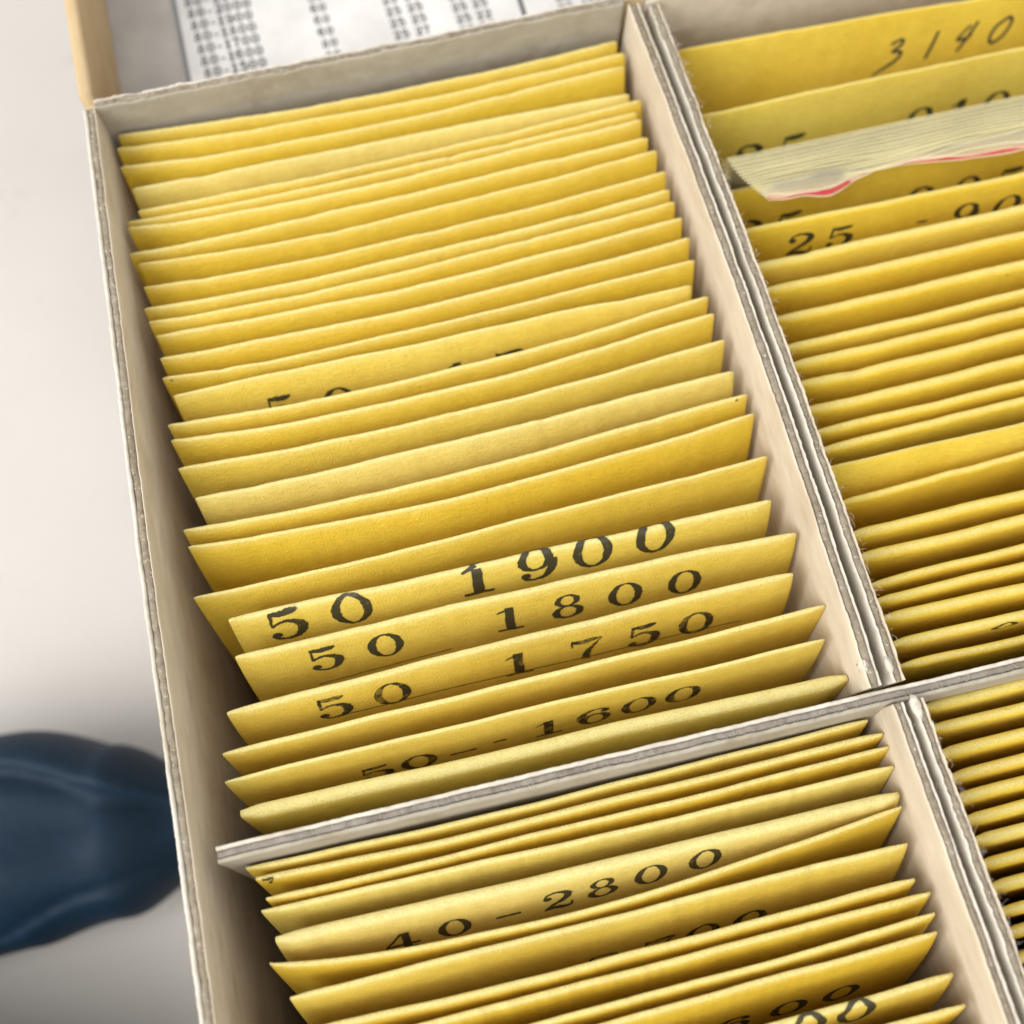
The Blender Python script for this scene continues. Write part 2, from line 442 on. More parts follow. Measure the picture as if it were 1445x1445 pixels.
ZT = .6                                     # top of the box walls
ZB = -ZE + .03
box = empty('cardboard_box', (5, 1.5, -ZE))
tag(box, 'long grey cardboard box with cream inner walls, filled with yellow envelopes', 'box')
BY0, BY1 = -9.4, 12.42
def wallx(y): return -3.97 - .014 * (5 - y) * 1.0 + (.0 if y < 5 else 0.) if y < 5 else -3.97 + .026 * (y - 5)
# left wall: path runs towards +y, left of it is -x
lw_path = [(wallx(y) + .10, y) for y in (BY0, -4, 0, 5, 8.5, 12.44)]
board('wall', lw_path, .20, ZB + .2, ZT, 11, box, (M['core'], M['liner'], M['white_liner']), (-4, 1.5, -ZE), amp=.024, lin=.025, lin2=.065)
RX = 15.3
board('wall', [(-3.70, BY1), (1.0, BY1 - .04), (5.20, BY1 + .0)], .17, ZB + .2, lambda t: ZT + .0, 21, box, (M['core'], M['grey_liner'], M['white_liner']), (1, BY1, -ZE), amp=.03)
board('wall', [(5.56, BY1 - .08), (10, BY1 - .16), (RX, BY1 - .18)], .17, ZB + .2, ZT + .02, 31, box, (M['core'], M['liner'], M['white_liner']), (10, BY1, -ZE), amp=.015)
board('wall', [(RX, BY1), (RX, BY0)], .20, ZB + .2, ZT, 41, box, (M['core'], M['liner'], M['white_liner']), (RX, 1.5, -ZE))
board('wall', [(RX + .2, BY0), (-4.1, BY0)], .20, ZB + .2, ZT, 51, box, (M['core'], M['liner'], M['white_liner']), (5, BY0, -ZE))
link_mesh('box_floor', [(-4.15, BY0 - .2, -ZE + .001), (RX + .2, BY0 - .2, -ZE + .001), (RX + .2, BY1 + .2, -ZE + .001), (-4.1, BY1 + .2, -ZE + .001),
                    (-4.15, BY0 - .2, -ZE + .22), (RX + .2, BY0 - .2, -ZE + .22), (RX + .2, BY1 + .2, -ZE + .22), (-4.1, BY1 + .2, -ZE + .22)],
          [(3, 2, 1, 0), (4, 5, 6, 7), (0, 1, 5, 4), (1, 2, 6, 5), (2, 3, 7, 6), (3, 0, 4, 7)], M['liner'], box, (5, 1.5, -ZE), smooth=False)

# ------------------------------------------------------------------ opened lid behind the box, with a chart pasted inside
def slab(x0, x1, y0, y1, z0, z1, r=.03):
    V = []; n = 5
    prof = []
    for cx, cz, a0 in ((x1 - r, z1 - r, 0), (x0 + r, z1 - r, 90), (x0 + r, z0 + r, 180), (x1 - r, z0 + r, 270)):
        for k in range(n + 1):
            a = math.radians(a0 + 90 * k / n); prof.append((cx + r * math.cos(a), cz + r * math.sin(a)))
    m = len(prof)
    for y in (y0, y1): V += [(x, y, z) for x, z in prof]
    F = grid_faces(2, m, 0, True); F.append(tuple(range(m))); F.append(tuple(range(m, 2 * m))[::-1])
    return V, F
LZ = -1.5
lid = link_mesh('lid', *slab(-3.95, RX + .2, 12.66, 34, LZ - .2, LZ), M['lid_paper'], box, (5, 12.7, LZ), smooth=False)
link_mesh('lid_rim', *slab(-3.93, -3.70, 12.78, 34, LZ + .002, .58, .09), M['tan'], lid, (-3.8, 12.8, LZ))
link_mesh('lid_rim', *slab(RX - .05, RX + .19, 12.78, 34, LZ + .002, .58, .09), M['tan'], lid, (RX, 12.8, LZ))
link_mesh('lid_rim', *slab(-3.69, RX - .06, 33.8, 34, LZ + .002, .58, .09), M['tan'], lid, (5, 33.9, LZ))
link_mesh('hinge_strip', *slab(-3.9, RX, 12.615, 12.655, LZ - .3, .42, .015), M['tan'], lid, (5, 12.7, LZ))
# ------------------------------------------------------------------ digits: strokes of changing width, unit height
def catmull(P, n=6):
    out = []
    for i in range(len(P) - 1):
        p0 = P[max(i - 1, 0)]; p1 = P[i]; p2 = P[i + 1]; p3 = P[min(i + 2, len(P) - 1)]
        for k in range(n):
            t = k / n
            out.append(tuple(.5 * (2 * b + (c - a) * t + (2 * a - 5 * b + 4 * c - d) * t * t + (3 * b - a - 3 * c + d) * t ** 3) for a, b, c, d in zip(p0, p1, p2, p3)))
    out.append(tuple(P[-1])); return out
def S(*pts): return ('s', pts)          # curved stroke of (x, y, width)
def Lr(*pts): return ('l', pts)         # straight stroke
def Ring(cx, cy, rx, ry, ix, iy): return ('r', (cx, cy, rx, ry, ix, iy))
def Ball(cx, cy, r): return ('b', (cx, cy, r))
TAIL = S((.74, .62, .19), (.73, .36, .19), (.60, .10, .13), (.40, .03, .07), (.22, .08, .08), (.14, .2, .09))
GL = {
 '0': (.84, [Ring(.42, .5, .40, .5, .215, .435)]),
 '1': (.66, [Lr((.36, .05, .21), (.36, .98, .21)), Lr((.06, .045, .09), (.66, .045, .09)), Lr((.36, .93, .10), (.08, .80, .05))]),
 '2': (.82, [Ball(.20, .70, .105), S((.11, .72, .06), (.2, .91, .08), (.42, .965, .08), (.66, .86, .16), (.69, .68, .20), (.55, .47, .16), (.28, .27, .10), (.12, .08, .07)), S((.10, .08, .10), (.35, .13, .17), (.60, .06, .16), (.74, .10, .09), (.78, .30, .05))]),
 '3': (.8, [Ball(.2, .76, .1), S((.12, .78, .06), (.25, .94, .08), (.45, .965, .08), (.64, .84, .17), (.62, .64, .16), (.42, .54, .07)), S((.40, .54, .07), (.66, .46, .15), (.72, .26, .20), (.58, .07, .12), (.36, .03, .07), (.18, .1, .08), (.12, .22, .07)), Ball(.2, .22, .1)]),
 '4': (.9, [Lr((.50, .96, .08), (.08, .30, .07)), Lr((.04, .28, .10), (.88, .28, .10)), Lr((.58, .05, .20), (.58, .99, .20)), Lr((.36, .045, .09), (.80, .045, .09))]),
 '5': (.82, [Lr((.20, .96, .07), (.17, .50, .06)), S((.18, .92, .10), (.40, .89, .17), (.62, .92, .15), (.72, .97, .04)), S((.17, .50, .05), (.32, .61, .08), (.50, .62, .10), (.70, .49, .19), (.71, .28, .20), (.58, .08, .12), (.38, .03, .07), (.20, .09, .08), (.12, .2, .07)), Ball(.20, .21, .10)]),
 '7': (.82, [S((.12, .90, .12), (.34, .86, .17), (.56, .91, .15), (.78, .93, .05)), Lr((.13, .97, .05), (.11, .68, .05)), S((.77, .91, .05), (.58, .62, .09), (.44, .34, .17), (.42, .03, .20))]),
 '8': (.84, [Ring(.42, .755, .30, .245, .15, .185), Ring(.42, .28, .37, .28, .19, .215)]),
 '9': (.84, [Ring(.42, .66, .36, .34, .18, .275), TAIL, Ball(.2, .2, .1)]),
 '-': (.7, [Lr((.05, .40, .10), (.65, .40, .10))]),
 'i': (.3, [Lr((.0, .5, .10), (.3, .5, .10))]),
}
def rot180(it):
    k, d = it
    if k in 'sl': return (k, tuple((.84 - x, 1 - y, w) for x, y, w in d))
    if k == 'r': return (k, (.84 - d[0], 1 - d[1]) + d[2:])
    return (k, (.84 - d[0], 1 - d[1], d[2]))
GL['6'] = (.84, [rot180(i) for i in GL['9'][1]])
HAND = {
 '3': (.7, [S((.12, .86, .08), (.45, .98, .08), (.52, .80, .09), (.25, .58, .08), (.55, .50, .09), (.50, .26, .09), (.15, .02, .09), (-.30, -.22, .06))]),
 '1': (.4, [S((.32, 1.0, .08), (.22, .5, .09), (.10, .0, .08))]),
 '4': (.8, [S((.50, .95, .07), (.15, .52, .08), (.50, .48, .08), (.62, .62, .06)), S((.72, 1.05, .08), (.46, .42, .09), (.24, .02, .07))]),
 '0': (.75, [S((.52, .92, .07), (.20, .70, .09), (.08, .30, .08), (.25, .06, .08), (.58, .28, .09), (.72, .75, .08), (.58, .95, .08), (.40, .86, .07))]),
}
HAND = {k: (w, [(t, tuple((x, y, ww * 1.45) for x, y, ww in d)) for t, d in it]) for k, (w, it) in HAND.items()}
def glyph_mesh(items, place, V, F, base_h, rnd, rough=.012):
    """place(x, y, h) -> 3-D point; every stroke lies a hair above the one before it"""
    for n, (k, d) in enumerate(items):
        h = base_h + .0012 * n
        b0 = len(V)
        if k in 'sl':
            pts = catmull(d, 7) if k == 's' else catmull(d, 5)
            if k == 'l' and len(d) == 2:
                pts = [tuple(a + (b - a) * t / 6 for a, b in zip(d[0], d[1])) for t in range(7)]
            for i, (x, y, w) in enumerate(pts):
                x0, y0, _ = pts[max(i - 1, 0)]; x1, y1, _ = pts[min(i + 1, len(pts) - 1)]
                l = math.hypot(x1 - x0, y1 - y0) or 1; nx, ny = -(y1 - y0) / l, (x1 - x0) / l
                for sgn in (1, 0, -1):
                    j = rnd.uniform(-rough, rough)
                    V.append(place(x + nx * (w / 2 + j) * sgn, y + ny * (w / 2 + j) * sgn, h))
            F += grid_faces(len(pts), 3, b0)
        elif k == 'r':
            cx, cy, rx, ry, ix, iy = d; N = 36
            for i in range(N):
                a = 2 * math.pi * i / N
                for f_ in (0, .5, 1):
                    j = rnd.uniform(-rough, rough)
                    V.append(place(cx + math.cos(a) * (ix + (rx - ix) * f_ + j), cy + math.sin(a) * (iy + (ry - iy) * f_ + j), h))
            for i in range(N):
                for q in range(2):
                    A = b0 + i * 3 + q; B = b0 + ((i + 1) % N) * 3 + q
                    F.append((A, A + 1, B + 1, B))
        else:
            cx, cy, r = d; N = 12
            V.append(place(cx, cy, h))
            for i in range(N):
                a = 2 * math.pi * i / N; V.append(place(cx + math.cos(a) * r, cy + math.sin(a) * r, h))
            for i in range(N): F.append((b0, b0 + 1 + i, b0 + 1 + (i + 1) % N))

def bolder(it, f):
    k, d = it
    if k in 'sl': return (k, tuple((x, y, max(w * f, .15)) for x, y, w in d))
    if k == 'r': return (k, d[:4] + (d[4] * .72, d[5] * .80))
    return it
CH = {k: (w, [bolder(i, 1.45) for i in it]) for k, (w, it) in GL.items()}
# ------------------------------------------------------------------ chart sheet pasted in the lid
SZ = LZ + .05
sheet = link_mesh('chart_sheet', *slab(-2.52, 14.2, 12.9, 33, LZ + .003, SZ, .012), M['sheet'], lid, (5, 20, LZ), smooth=False)
def chart_text(txts, x, y, h, gap, rnd, nm='printed_column'):
    V, F = [], []
    for r, txt in enumerate(txts):
        cx = x - .018 * r; cy = y + r * .286
        for ch in txt:
            if ch == ' ': cx += gap * h; continue
            w, it = CH[ch]
            glyph_mesh(it, lambda gx, gy, hh, cx=cx, cy=cy: (cx + gx * h * .8, cy + gy * h, SZ + .004 + hh * .3), V, F, .0, rnd, .0)
            cx += (w * .8 + .14) * h
    link_mesh(nm, V, F, M['print'], sheet, (x, y, SZ), smooth=False)
rnd = random.Random(3)
c1 = ['80-1500', '80-1600', '80-1700', '80-1800', '80-1900', '80-2000', '80-2100', '80-2200', '80-2300', '80-2400']
chart_text(c1, -2.15, 14.42, .225, .4, rnd)
chart_text(['80', '80', '60', '60', '60', '50', '50', '50', '40', '40'], .14, 14.28, .20, .4, rnd)
chart_text(['25 20', '25 27', '25 25', '25 25', '25 20', '20 25', '22 25', '25 25'], 1.5, 14.15, .20, .5, rnd)
chart_text(['27 20', '25 27', '25 22', '25 25', '22 20', '20 25', '22 25', '25 25'], 2.75, 13.95, .20, .4, rnd)
chart_text(['25-1900', '25-1800', '25-1700', '25-1600', '25-1500', '25-1400'], 4.7, 14.3, .20, .4, rnd)
link_mesh('step_shadow', *slab(-2.50, -2.40, 13.0, 32, SZ + .003, SZ + .006, .001), M['shadow_grey'], sheet, (-2.45, 15, SZ), smooth=False)  # grey strip painted as the shadow along the sheet's raised edge
link_mesh('printed_rule', *slab(3.98, 4.06, 13.0, 30, SZ + .003, SZ + .006, .001), M['print'], sheet, (4, 15, SZ), smooth=False)

# ------------------------------------------------------------------ dividers
def long_divider(name, y0, y1, x0, thick, z1, seed, label, mats, bend=.05, amp=.025):
    path = [(x0, y0), (x0 + .02, (y0 + y1) / 2), (x0, y1)]
    r = board(name, [(x0 + thick, y0), (x0 + thick, y1)], thick, ZB + .2, z1, seed, None, mats, (x0, (y0 + y1) / 2, -ZE + .22), amp=amp, lin=.035,
              bow=lambda t: -bend * math.sin(math.pi * t), top_level=True)
    return tag(r, label, 'divider')
long_divider('partition_board', .60, 12.36, 5.24, .19, ZT, 61, 'cream faced grey partition board beside the envelopes stamped 50, behind the cross divider', (M['core'], M['white_liner'], M['liner']), .10)
long_divider('partition_board', .59, 12.3, 5.60, .17, ZT - .02, 71, 'white faced partition board with a frayed edge beside the plastic bags, behind the cross divider', (M['core'], M['liner'], M['white_liner']), .06, .035)
long_divider('partition_board', -9.3, .32, 5.46, .17, ZT, 81, 'cream faced partition board beside the envelope stamped 40-2800, in front of the cross divider', (M['core'], M['white_liner'], M['liner']), .0)
long_divider('partition_board', -9.3, .31, 5.75, .16, ZT - .02, 91, 'white faced partition board with frayed grey edge, in front of the cross divider beside unmarked envelopes', (M['core'], M['liner'], M['white_liner']), .02, .035)
cd = board('cross_divider', [(-3.68, .545), (RX - .05, .545 - .0227 * (RX + 3.63))], .215, ZB + .2, .42, 95, None, (M['divider_core'], M['grey_liner'], M['white_liner']), (5, .5, -ZE + .22), edge=M['white_liner'],
           lean=math.radians(9), lin=.06, amp=.024, top_level=True)
tag(cd, 'grey and white cardboard cross divider running from the left wall over the partition boards', 'divider')
# ------------------------------------------------------------------ envelopes
def env_mesh(e, nx=96):
    us = [0, .015, .035, .06, .1, .16, .25, .36]
    us += [.36 + (e.W - .72) * k / (nx - 16) for k in range(1, nx - 16)] + [e.W - u for u in us[::-1]]
    V = []
    body = [.14, .24, .4, .62, .9, 1.3, 1.9, 2.8, 4.2, 6.4, 99]
    for u in us:
        r = e.t0 * e.endf(u) / 2; h = math.pi * r / 2
        fr = [h * k / 4 for k in range(0, 4)] + [h + .002] + [h + b if b < 90 else e.smax - .05 + h - r for b in body]
        V += [e.point(u, q, 1) for q in fr[::-1]] + [e.point(u, q, -1) for q in fr[1:]]
    m = len(V) // len(us)
    F = grid_faces(len(us), m, 0, True)
    k = m // 2
    global ENV_ROWS
    ENV_ROWS = m
    for b in (0, (len(us) - 1) * m):
        for j in range(k):
            q = (b + j, b + j + 1, b + m - 2 - j, b + m - 1 - j)
            F.append(q if len(set(q)) == 4 else tuple(dict.fromkeys(q)))
    return V, F
def text_on(e, glyphs, name, parent, mat, h, wscale, seed, font=GL, rough=.012):
    """glyphs: (character, u of its centre, path s of its centre, slope)"""
    rnd = random.Random(seed); V, F = [], []
    for ch, uc, sc, sl in glyphs:
        w, it = font[ch]
        def place(gx, gy, hh, uc=uc, sc=sc, sl=sl, w=w):
            u = uc + (gx - w / 2) * h * wscale
            s = sc - (gy - .5) * h + sl * (u - uc)
            u = min(max(u, .02), e.W - .02)
            lift = .005 + .011 * math.exp(-(s / .11) ** 2)
            return e.point(u, s, 1, lift + hh) if s > 0 else e.point(u, -s, -1, lift + hh)
        glyph_mesh(it, place, V, F, 0., rnd, rough)
    return link_mesh(name, V, F, mat, parent, base_of(e), smooth=True)
def base_of(e):
    b, d, th = e.cl(e.smax)
    return (e.O[0] + e.ux[0] * e.W / 2 + e.uf[0] * b, e.O[1] + e.ux[1] * e.W / 2 + e.uf[1] * b, -ZE + .22)
def line_on(e, u0, u1, s0, s1, w, parent, mat):
    V, F = [], []; n = 40
    for k in range(n + 1):
        t = k / n; u = u0 + (u1 - u0) * t; s = s0 + (s1 - s0) * t
        for q in (-w / 2, w / 2): V.append(e.point(u, s + q, 1, .004))
    F = grid_faces(n + 1, 2)
    return link_mesh('printed_line', V, F, mat, parent, base_of(e))
def flap_on(e, u0, u1, s1, parent, seed):
    """gummed flap folded over the front: a second layer of paper with a torn lower edge"""
    V = []; n = 90; nz = noise1(seed)
    rows = [.0, .05, .12, .5, .9, 1.0]
    for side in (0, 1):
        for k in range(n + 1):
            u = u0 + (u1 - u0) * k / n
            end = s1 + .025 * nz(k * .35) + .015 * nz(k * 1.1 + 40)
            for r in rows: V.append(e.point(u, max(.03, r * end), 1, .006 if side == 0 else .024))
    m = len(rows); N = (n + 1) * m
    F = grid_faces(n + 1, m) + grid_faces(n + 1, m, N)
    for k in range(n):
        a = k * m; F.append((a + m - 1, a + 2 * m - 1, N + a + 2 * m - 1, N + a + m - 1)); F.append((a, a + m, N + a + m, N + a))
    for a in (0, n * m):
        for j in range(m - 1): F.append((a + j, a + j + 1, N + a + j + 1, N + a + j))
    return link_mesh('flap', V, F, M['paper'], parent, base_of(e))

def gl(txt, us, s0, sl):
    chars = [c for c in txt if c != ' ']
    return [(c, u, s0 + sl * u, sl) for c, u in zip(chars, us)]
TEXT = {
 ('LB', 15): ('50 17', [('5', 1.49, .72, .03), ('0', 2.42, .80, .02), ('1', 4.34, .80, 0.), ('7', 5.2, .79, 0.)], .60, 1.1, 'ink'),
 ('LB', 23): ('50 1900', gl('50 1900', (.73, 1.72, 3.58, 4.49, 5.35, 6.31), .393, -.029), .68, 1.12, 'ink'),
 ('LB', 24): ('50 1800', gl('50 1800', (1.17, 2.08, 3.92, 4.82, 5.71, 6.63), .454, .029), .60, 1.1, 'ink'),
 ('LB', 25): ('50 1750', gl('50 1750', (1.38, 2.26, 4.12, 5.15, 6.02, 6.86), .468, .037), .62, 1.1, 'ink_worn'),
 ('LB', 27): ('50-1600', gl('50-i1600', (1.92, 2.58, 3.24, 3.79, 4.51, 5.23, 5.89, 6.56), 1.14, -.062), .58, 1.15, 'ink_worn'),
 ('LB', 14): ('i', gl('i', (.13,), .07, 0.), .25, .5, 'ink'),
 ('LB', 20): ('i', gl('i', (8.55,), .05, 0.), .30, .4, 'ink'),
 ('LF', 1): ('7', gl('7', (.16,), .12, 0.), .22, 1.0, 'ink'),
 ('LF', 4): ('40-2800', gl('40-2800', (1.54, 2.29, 3.04, 3.72, 4.37, 5.05, 5.82), .92, -.083), .52, 1.12, 'ink'),
 ('LF', 6): ('40 2700', gl('40 2700', (2.24, 2.88, 4.1, 4.92, 5.57, 6.26), 1.72, -.085), .60, 1.05, 'ink_worn'),
 ('LF', 10): ('2600', gl('2600', (5.0, 5.8, 6.6, 7.36), 1.78, -.06), .64, 1.05, 'ink'),
 ('LF', 11): ('2500', gl('2500', (4.9, 5.75, 6.54, 7.22), .40, -.018), .64, 1.05, 'ink'),
 ('RB', 0): ('3140', gl('3140', (4.20, 4.88, 5.50, 6.15), 1.07, -.063), .52, 1.0, 'pen'),
 ('RB', 1): ('25 910', gl('25 910', (1.02, 1.85, 4.26, 5.02, 5.74), 1.10, .0), .60, 1.15, 'ink'),
 ('RB', 2): ('25 905', gl('25 905', (.50, 1.25, 3.68, 4.56, 5.36), 1.0, .02), .60, 1.15, 'ink'),
 ('RB', 3): ('25 900', gl('25 i900', (1.08, 1.78, 3.28, 4.06, 4.83, 5.6), .54, .03), .50, 1.25, 'ink'),
 ('RB', 20): ('0', gl('0', (1.75,), .16, .0), .20, 2.6, 'ink'),
}
LINES = {('LB', 24): (.95, 3.0, 1.17, 1.04), ('LB', 25): (1.3, 7.6, .80, .98), ('LB', 27): None}
LIT_FACES = {('LB', 3), ('LB', 15), ('LB', 19), ('LB', 23), ('LB', 24), ('LB', 25), ('LB', 27), ('LB', 28), ('LF', 3), ('LF', 4), ('LF', 6), ('RB', 1)}  # envelopes whose light-catching faces get the lighter paper copy
FLAPS = {('LB', 28): None, ('LB', 3): None, ('RB', 13): None}
ORD = ['first', 'second', 'third', 'fourth', 'fifth', 'sixth', 'seventh', 'eighth', 'ninth', 'tenth', 'eleventh', 'twelfth', 'thirteenth', 'fourteenth', 'fifteenth', 'sixteenth',
       'seventeenth', 'eighteenth', 'nineteenth', 'twentieth', 'twenty-first', 'twenty-second', 'twenty-third', 'twenty-fourth', 'twenty-fifth', 'twenty-sixth', 'twenty-seventh', 'twenty-eighth', 'twenty-ninth', 'thirtieth']
SPECIAL = {('LB', 3): 'yellow envelope with curled top tinted as lit, {o} from the grey back wall beside the white table',
           ('LB', 19): 'yellow envelope with creased top tinted as lit, {o} from the grey back wall beside the white table',
           ('LB', 28): 'bulging yellow envelope with a torn flap line, pressed against the back of the cross divider',
           ('RB', 13): 'yellow envelope with its broad top folded flat, behind the white frayed partition board'}
PLACE = {'LB': 'plain yellow envelope, {o} from the back wall in the compartment with envelopes stamped 50',
         'LF': 'plain yellow envelope, {o} in front of the cross divider in the compartment stamped 40',
         'RB': 'plain fat yellow envelope, {o} from the back wall in the compartment holding plastic bags',
         'RF': 'plain fat yellow envelope, {o} in front of the cross divider past the frayed partition board'}
GROUP = {'LB': 'envelopes between the back wall and the cross divider', 'LF': 'envelopes in front of the cross divider',
         'RB': 'envelopes behind the plastic bags side of the divider', 'RF': 'envelopes in front of the divider past the partition'}
for key in ('LB', 'LF', 'RB', 'RF'):
    for i, e in enumerate(LAY[key]):
        parts = (key, i) in TEXT or FLAPS.get((key, i))
        base = base_of(e)
        pm = M['lit_paper'] if (key, i) in LIT_FACES else M['paper']
        V, F = env_mesh(e, 190 if key[0] == 'L' else 120)
        if parts:
            root = empty('paper_envelope', base); body = link_mesh('envelope_body', V, F, pm, root, base)
        else:
            body = root = link_mesh('paper_envelope', V, F, pm, None, base)
        rub_lit = body.data.attributes.new('rubbed_lit', 'FLOAT', 'POINT')
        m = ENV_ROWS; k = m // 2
        rub_lit.data.foreach_set('value', [({0: 1., 1: 1., 2: .9, 3: .65, 4: .35} if key[0] == 'L' else {0: .8, 1: .55, 2: .2}).get(abs(v % m - k), 0.) for v in range(len(V))])
        lab = SPECIAL.get((key, i), PLACE[key]).format(o=ORD[i])
        if (key, i) in TEXT:
            txt, g, h, w, mt = TEXT[(key, i)]
            hand = mt == 'pen'
            text_on(e, g, 'handwritten_number' if hand else 'stamped_number', root, M[mt], h, w, i + 300, HAND if hand else GL, .004 if hand else .013)
            if len(txt) > 2:
                lab = 'yellow envelope with %s handwritten in dark pen, in front of the back wall' % txt if hand else 'yellow envelope stamped %s, %s' % (txt, {'LB': ORD[i] + ' from the back wall, beside the cream partition', 'LF': ORD[i] + ' in front of the cross divider', 'RB': ORD[i] + ' from the back wall, beside plastic bags'}[key])
            elif key == 'LB': lab = 'yellow envelope with tiny ink speck on its %s corner, %s from back wall' % ('tableward' if i == 14 else 'partition-side', ORD[i])
            elif key == 'LF': lab = 'yellow envelope with small ink mark on its corner, second before the cross divider'
            else: lab = 'fat yellow envelope with an ink smudge, second behind the cross divider'
        if LINES.get((key, i)):
            line_on(e, *LINES[(key, i)], .022, root, M['ink'])
        if FLAPS.get((key, i)):
            flap_on(e, *FLAPS[(key, i)], root, i + 400)
        tag(root, lab, 'envelope', GROUP[key])

# ------------------------------------------------------------------ stack of zip bags standing between the envelopes of the right-hand compartment
bag_n = 15
def bag_sheet(k, seed, name, mat, parent, origin, stripe=False):
    """a bag that stands in the row and flops forward at its top; k = 0 lies uppermost"""
    t = k / (bag_n - 1)
    nz = noise1(seed); nw = noise1(seed + 1000 + k); V = []; n = 120
    x0 = 5.98 + .55 * t ** 1.2; x1 = 13.5 - .2 * t
    th = .006
    for side in (0, 1):
        for i in range(n + 1):
            x = x0 + (x1 - x0) * i / n
            g = sm((x - x0) / .5)
            wv = (.012 + .15 * t ** 2.5) * (nz((x - 5.9) * .75) * .9 + .4 * nw((x - 5.9) * 1.7)) * g
            yr = 9.20 - .022 * k; zb = .50 - .019 * k; ye = 9.06 - .62 * t ** .85 + wv
            zl = -.05 * t + .10 * t * (nz((x - 5.9) * 1.1 + 70)) * g
            R = .10
            prof = [(yr - .55, -2.2), (yr - .30, -1.2), (yr - .08, -.3), (yr, zb - R)]
            for q in (30, 60, 90): prof.append((yr - R + R * math.cos(math.radians(q)), zb - R + R * math.sin(math.radians(q))))
            y9 = yr - R
            for q in (.25, .5, .72, .86, .95, 1.0):
                prof.append((y9 + (ye - y9) * q, zb + (zl - .10 * (y9 - ye)) * q * q))
            if stripe: prof = [(y9 + (ye - y9) * q, zb + (zl - .10 * (y9 - ye)) * q * q) for q in (.80, .86, .91, .96)]
            for y, z in prof: V.append((x, y, z + side * th * (.6 if stripe else 1) + (th + .002 if stripe else 0)))
    m = len(V) // (2 * (n + 1)); N = (n + 1) * m
    F = grid_faces(n + 1, m) + grid_faces(n + 1, m, N)
    for i in range(n):
        a = i * m; F.append((a, a + m, N + a + m, N + a)); F.append((a + m - 1, a + 2 * m - 1, N + a + 2 * m - 1, N + a + m - 1))
    for a in (0, n * m):
        for j in range(m - 1): F.append((a + j, a + j + 1, N + a + j + 1, N + a + j))
    o = link_mesh(name, V, F, mat, parent, origin)
    if not stripe:
        at = o.data.attributes.new('lit_seam', 'FLOAT', 'POINT')
        at.data.foreach_set('value', [{m - 1: 1., m - 2: .55}.get(v % m, 0.) for v in range(len(V))])
    return o
BO = (9, 8.6, -2.2)
for k in range(bag_n):
    front = k == bag_n - 1
    b = bag_sheet(k, 700 + k // 4, 'zip_bag', M['poly_clear'] if k > 10 else M['poly'], None, BO)
    if front:
        bag_sheet(k, 700 + k // 4, 'red_stripe', M['red'], b, BO, True)
        tag(b, 'clear zip bag with a red stripe along its wavy edge, lowest of the bags', 'plastic bag', 'zip bags stacked between the yellow envelopes')
    else:
        tag(b, 'milky plastic zip bag, %s from the top of the pile between yellow envelopes' % ORD[k], 'plastic bag', 'zip bags stacked between the yellow envelopes')

# ------------------------------------------------------------------ navy tool lying on the table beside the box
def handle(name, axis, prof_w, prof_h, parent, origin, mat):
    """loft along axis points (x, y, z base); widths along the path; cross-section a rounded bar with a flat shoulder"""
    V = []; A = catmull(axis, 18); n = len(A); m = 80
    for i, p in enumerate(A):
        t = i / (n - 1); f = t * (len(prof_w) - 1); j = min(int(f), len(prof_w) - 2); q = f - j; q = q * q * (3 - 2 * q)
        w = prof_w[j] + (prof_w[j + 1] - prof_w[j]) * q; h = prof_h[j] + (prof_h[j + 1] - prof_h[j]) * q
        p0 = A[max(i - 1, 0)]; p1 = A[min(i + 1, n - 1)]
        d = Vector((p1[0] - p0[0], p1[1] - p0[1])).normalized(); nr = Vector((-d.y, d.x))
        for k in range(m):
            a = 2 * math.pi * k / m; c, s_ = math.cos(a), math.sin(a)
            e = .62
            xx = math.copysign(abs(c) ** e, c) * w / 2; zz = h / 2 + math.copysign(abs(s_) ** .8, s_) * h / 2
            if c < 0 and s_ > 0: zz -= h * .12 * sm(-c * 1.6)      # the front shoulder slopes
            if s_ > 0: zz += h * (.05 * math.sin(5 * c + 9 * t) * (1 - abs(c)) - .07 * math.exp(-((c - .75 + .9 * t) / .09) ** 2) - .05 * math.exp(-((c + .2 - .5 * t) / .08) ** 2) - .04 * math.exp(-((c + .65 + .2 * math.sin(7 * t)) / .06) ** 2))          # mould line
            V.append((p[0] + nr.x * xx, p[1] + nr.y * xx, p[2] + zz))
    F = grid_faces(n, m, 0, True); F.append(tuple(range(m))[::-1]); F.append(tuple(range((n - 1) * m, n * m)))
    return link_mesh(name, V, F, mat, parent, origin)
tool = empty('hand_tool', (-9, 1.5, -ZE))
tag(tool, 'dark navy blue rubber handled tool lying on the white table beside the box', 'tool')
handle('handle', [(-15, 2.2, -ZE), (-12, 2.35, -ZE), (-9.5, 2.3, -ZE), (-7.7, 2.0, -ZE), (-6.2, 1.85, -ZE), (-4.9, 1.75, -ZE)], [4.2, 4.4, 4.3, 3.5, 2.0, .5], [3.6, 4.0, 4.1, 3.8, 2.8, .8], tool, (-9, 1.5, -ZE), M['navy'])
handle('handle', [(-17, -1.6, -ZE), (-14, -2.2, -ZE), (-11, -3.05, -ZE), (-8, -4.2, -ZE), (-5.2, -5.4, -ZE)], [3.2, 3.3, 3.2, 2.8, .8], [4.6, 5.0, 5.0, 4.4, .9], tool, (-9, 1.5, -ZE), M['navy'])  # second handle: mostly out of view, made tall and long to shade the table
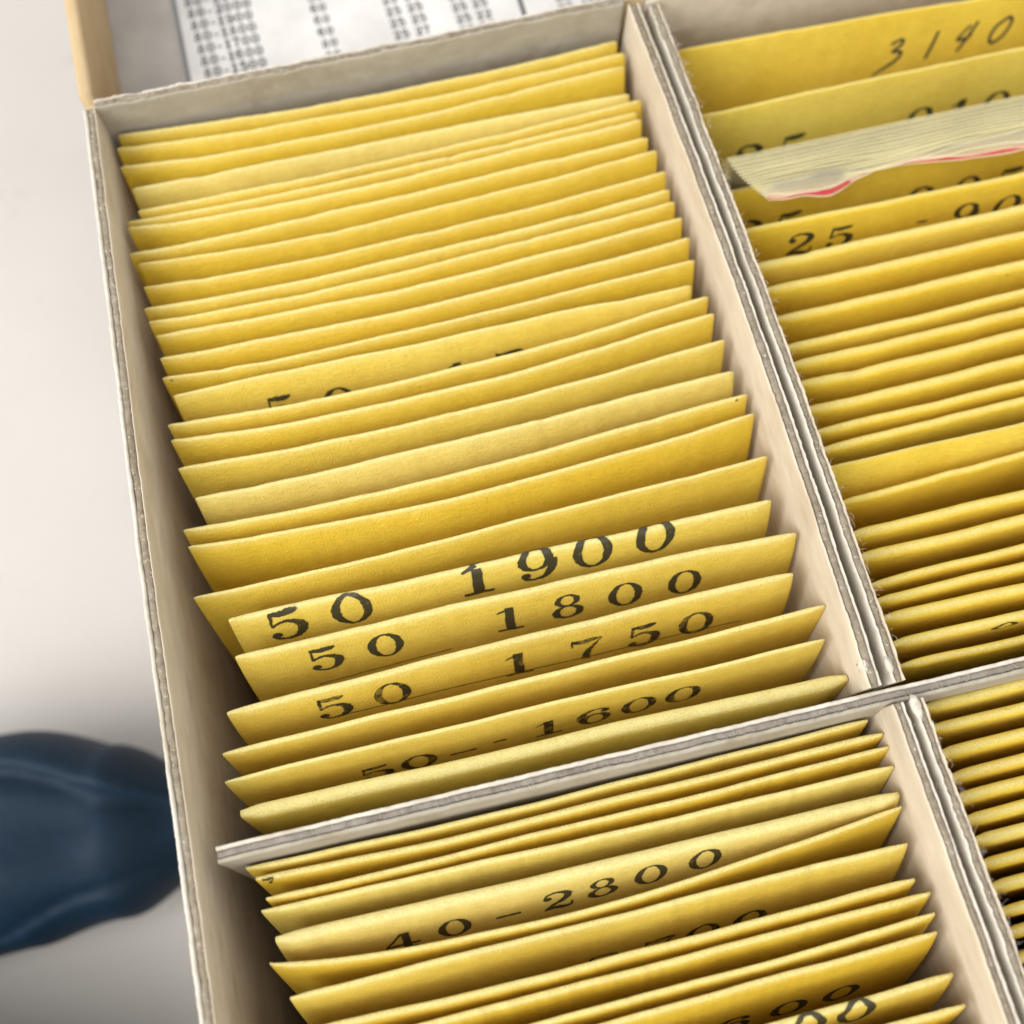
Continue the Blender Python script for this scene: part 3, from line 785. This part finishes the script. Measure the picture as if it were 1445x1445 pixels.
# ------------------------------------------------------------------ loose paper fibres on the torn board edges
def fibres(parent, path, z, n, seed, spread, mat, origin, lmax=.16):
    rnd = random.Random(seed); V, F = [], []
    for _ in range(n):
        t = rnd.random() ** .8
        x = path[0][0] + (path[1][0] - path[0][0]) * t + rnd.uniform(-spread, spread); y = path[0][1] + (path[1][1] - path[0][1]) * t
        p = Vector((x, y, z + rnd.uniform(-.02, .02)))
        d = Vector((rnd.uniform(-1, 1.), rnd.uniform(-1, 1), rnd.uniform(-.1, .5))).normalized()
        L = rnd.uniform(.04, lmax); b0 = len(V); m = 5; r = rnd.uniform(.0014, .0028)
        for k in range(m + 1):
            q = p + d * (L * k / m); d = (d + Vector((rnd.uniform(-.22, .22), rnd.uniform(-.22, .22), rnd.uniform(-.22, .12)))).normalized()
            for a in (0, 2.1, 4.2):
                V.append((q.x + r * math.cos(a), q.y + r * math.sin(a) * .7, q.z + r * math.sin(a)))
        F += grid_faces(m + 1, 3, b0, True)
    o = link_mesh('paper_fibres', V, F, mat, parent, origin); o['kind'] = 'stuff'
PB = [o for o in bpy.data.objects if o.name.startswith('partition_board')]
PB.sort(key=lambda o: o.name)
fibres(PB[0], [(5.42, .8), (5.42, 12.3)], ZT, 60, 1, .05, M['white_liner'], (5.4, 6, -ZE + .22), .09)
fibres(PB[1], [(5.78, .75), (5.78, 12.2)], ZT - .02, 420, 2, .06, M['white_liner'], (5.7, 6, -ZE + .22))
fibres(PB[2], [(5.60, .33), (5.60, -6)], ZT, 40, 3, .05, M['white_liner'], (5.5, -4, -ZE + .22), .09)
fibres(PB[3], [(5.90, .35), (5.90, -6)], ZT - .02, 320, 4, .06, M['white_liner'], (5.8, -4, -ZE + .22))
fibres(cd, [(-3.6, .62), (9.5, .62 - .0227 * 13.1)], .42, 240, 5, .02, M['white_liner'], (5, .5, -ZE + .22), .10)
# torn paper tufts where the partition boards are slotted round the cross divider
def tuft(parent, c, size, seed, mat, origin):
    rnd = random.Random(seed); V = []; nu, nv = 9, 14
    for i in range(nu):
        a = math.pi * (i + .5) / nu
        for j in range(nv):
            b = 2 * math.pi * j / nv; r = 1 + rnd.uniform(-.22, .22)
            V.append((c[0] + size[0] * r * math.sin(a) * math.cos(b), c[1] + size[1] * r * math.sin(a) * math.sin(b), c[2] + size[2] * r * math.cos(a)))
    F = grid_faces(nu, nv, 0, True); F.append(tuple(range(nv))); F.append(tuple(range((nu - 1) * nv, nu * nv)))
    link_mesh('torn_paper_tuft', V, F, mat, parent, origin)
tuft(PB[0], (5.30, .90, ZT - .10), (.07, .13, .12), 1, M['white_liner'], (5.4, 6, -ZE + .22))
tuft(PB[1], (5.62, .84, ZT - .06), (.05, .12, .08), 2, M['white_liner'], (5.7, 6, -ZE + .22))
tuft(PB[3], (5.78, .22, ZT - .05), (.07, .16, .07), 3, M['white_liner'], (5.8, -4, -ZE + .22))
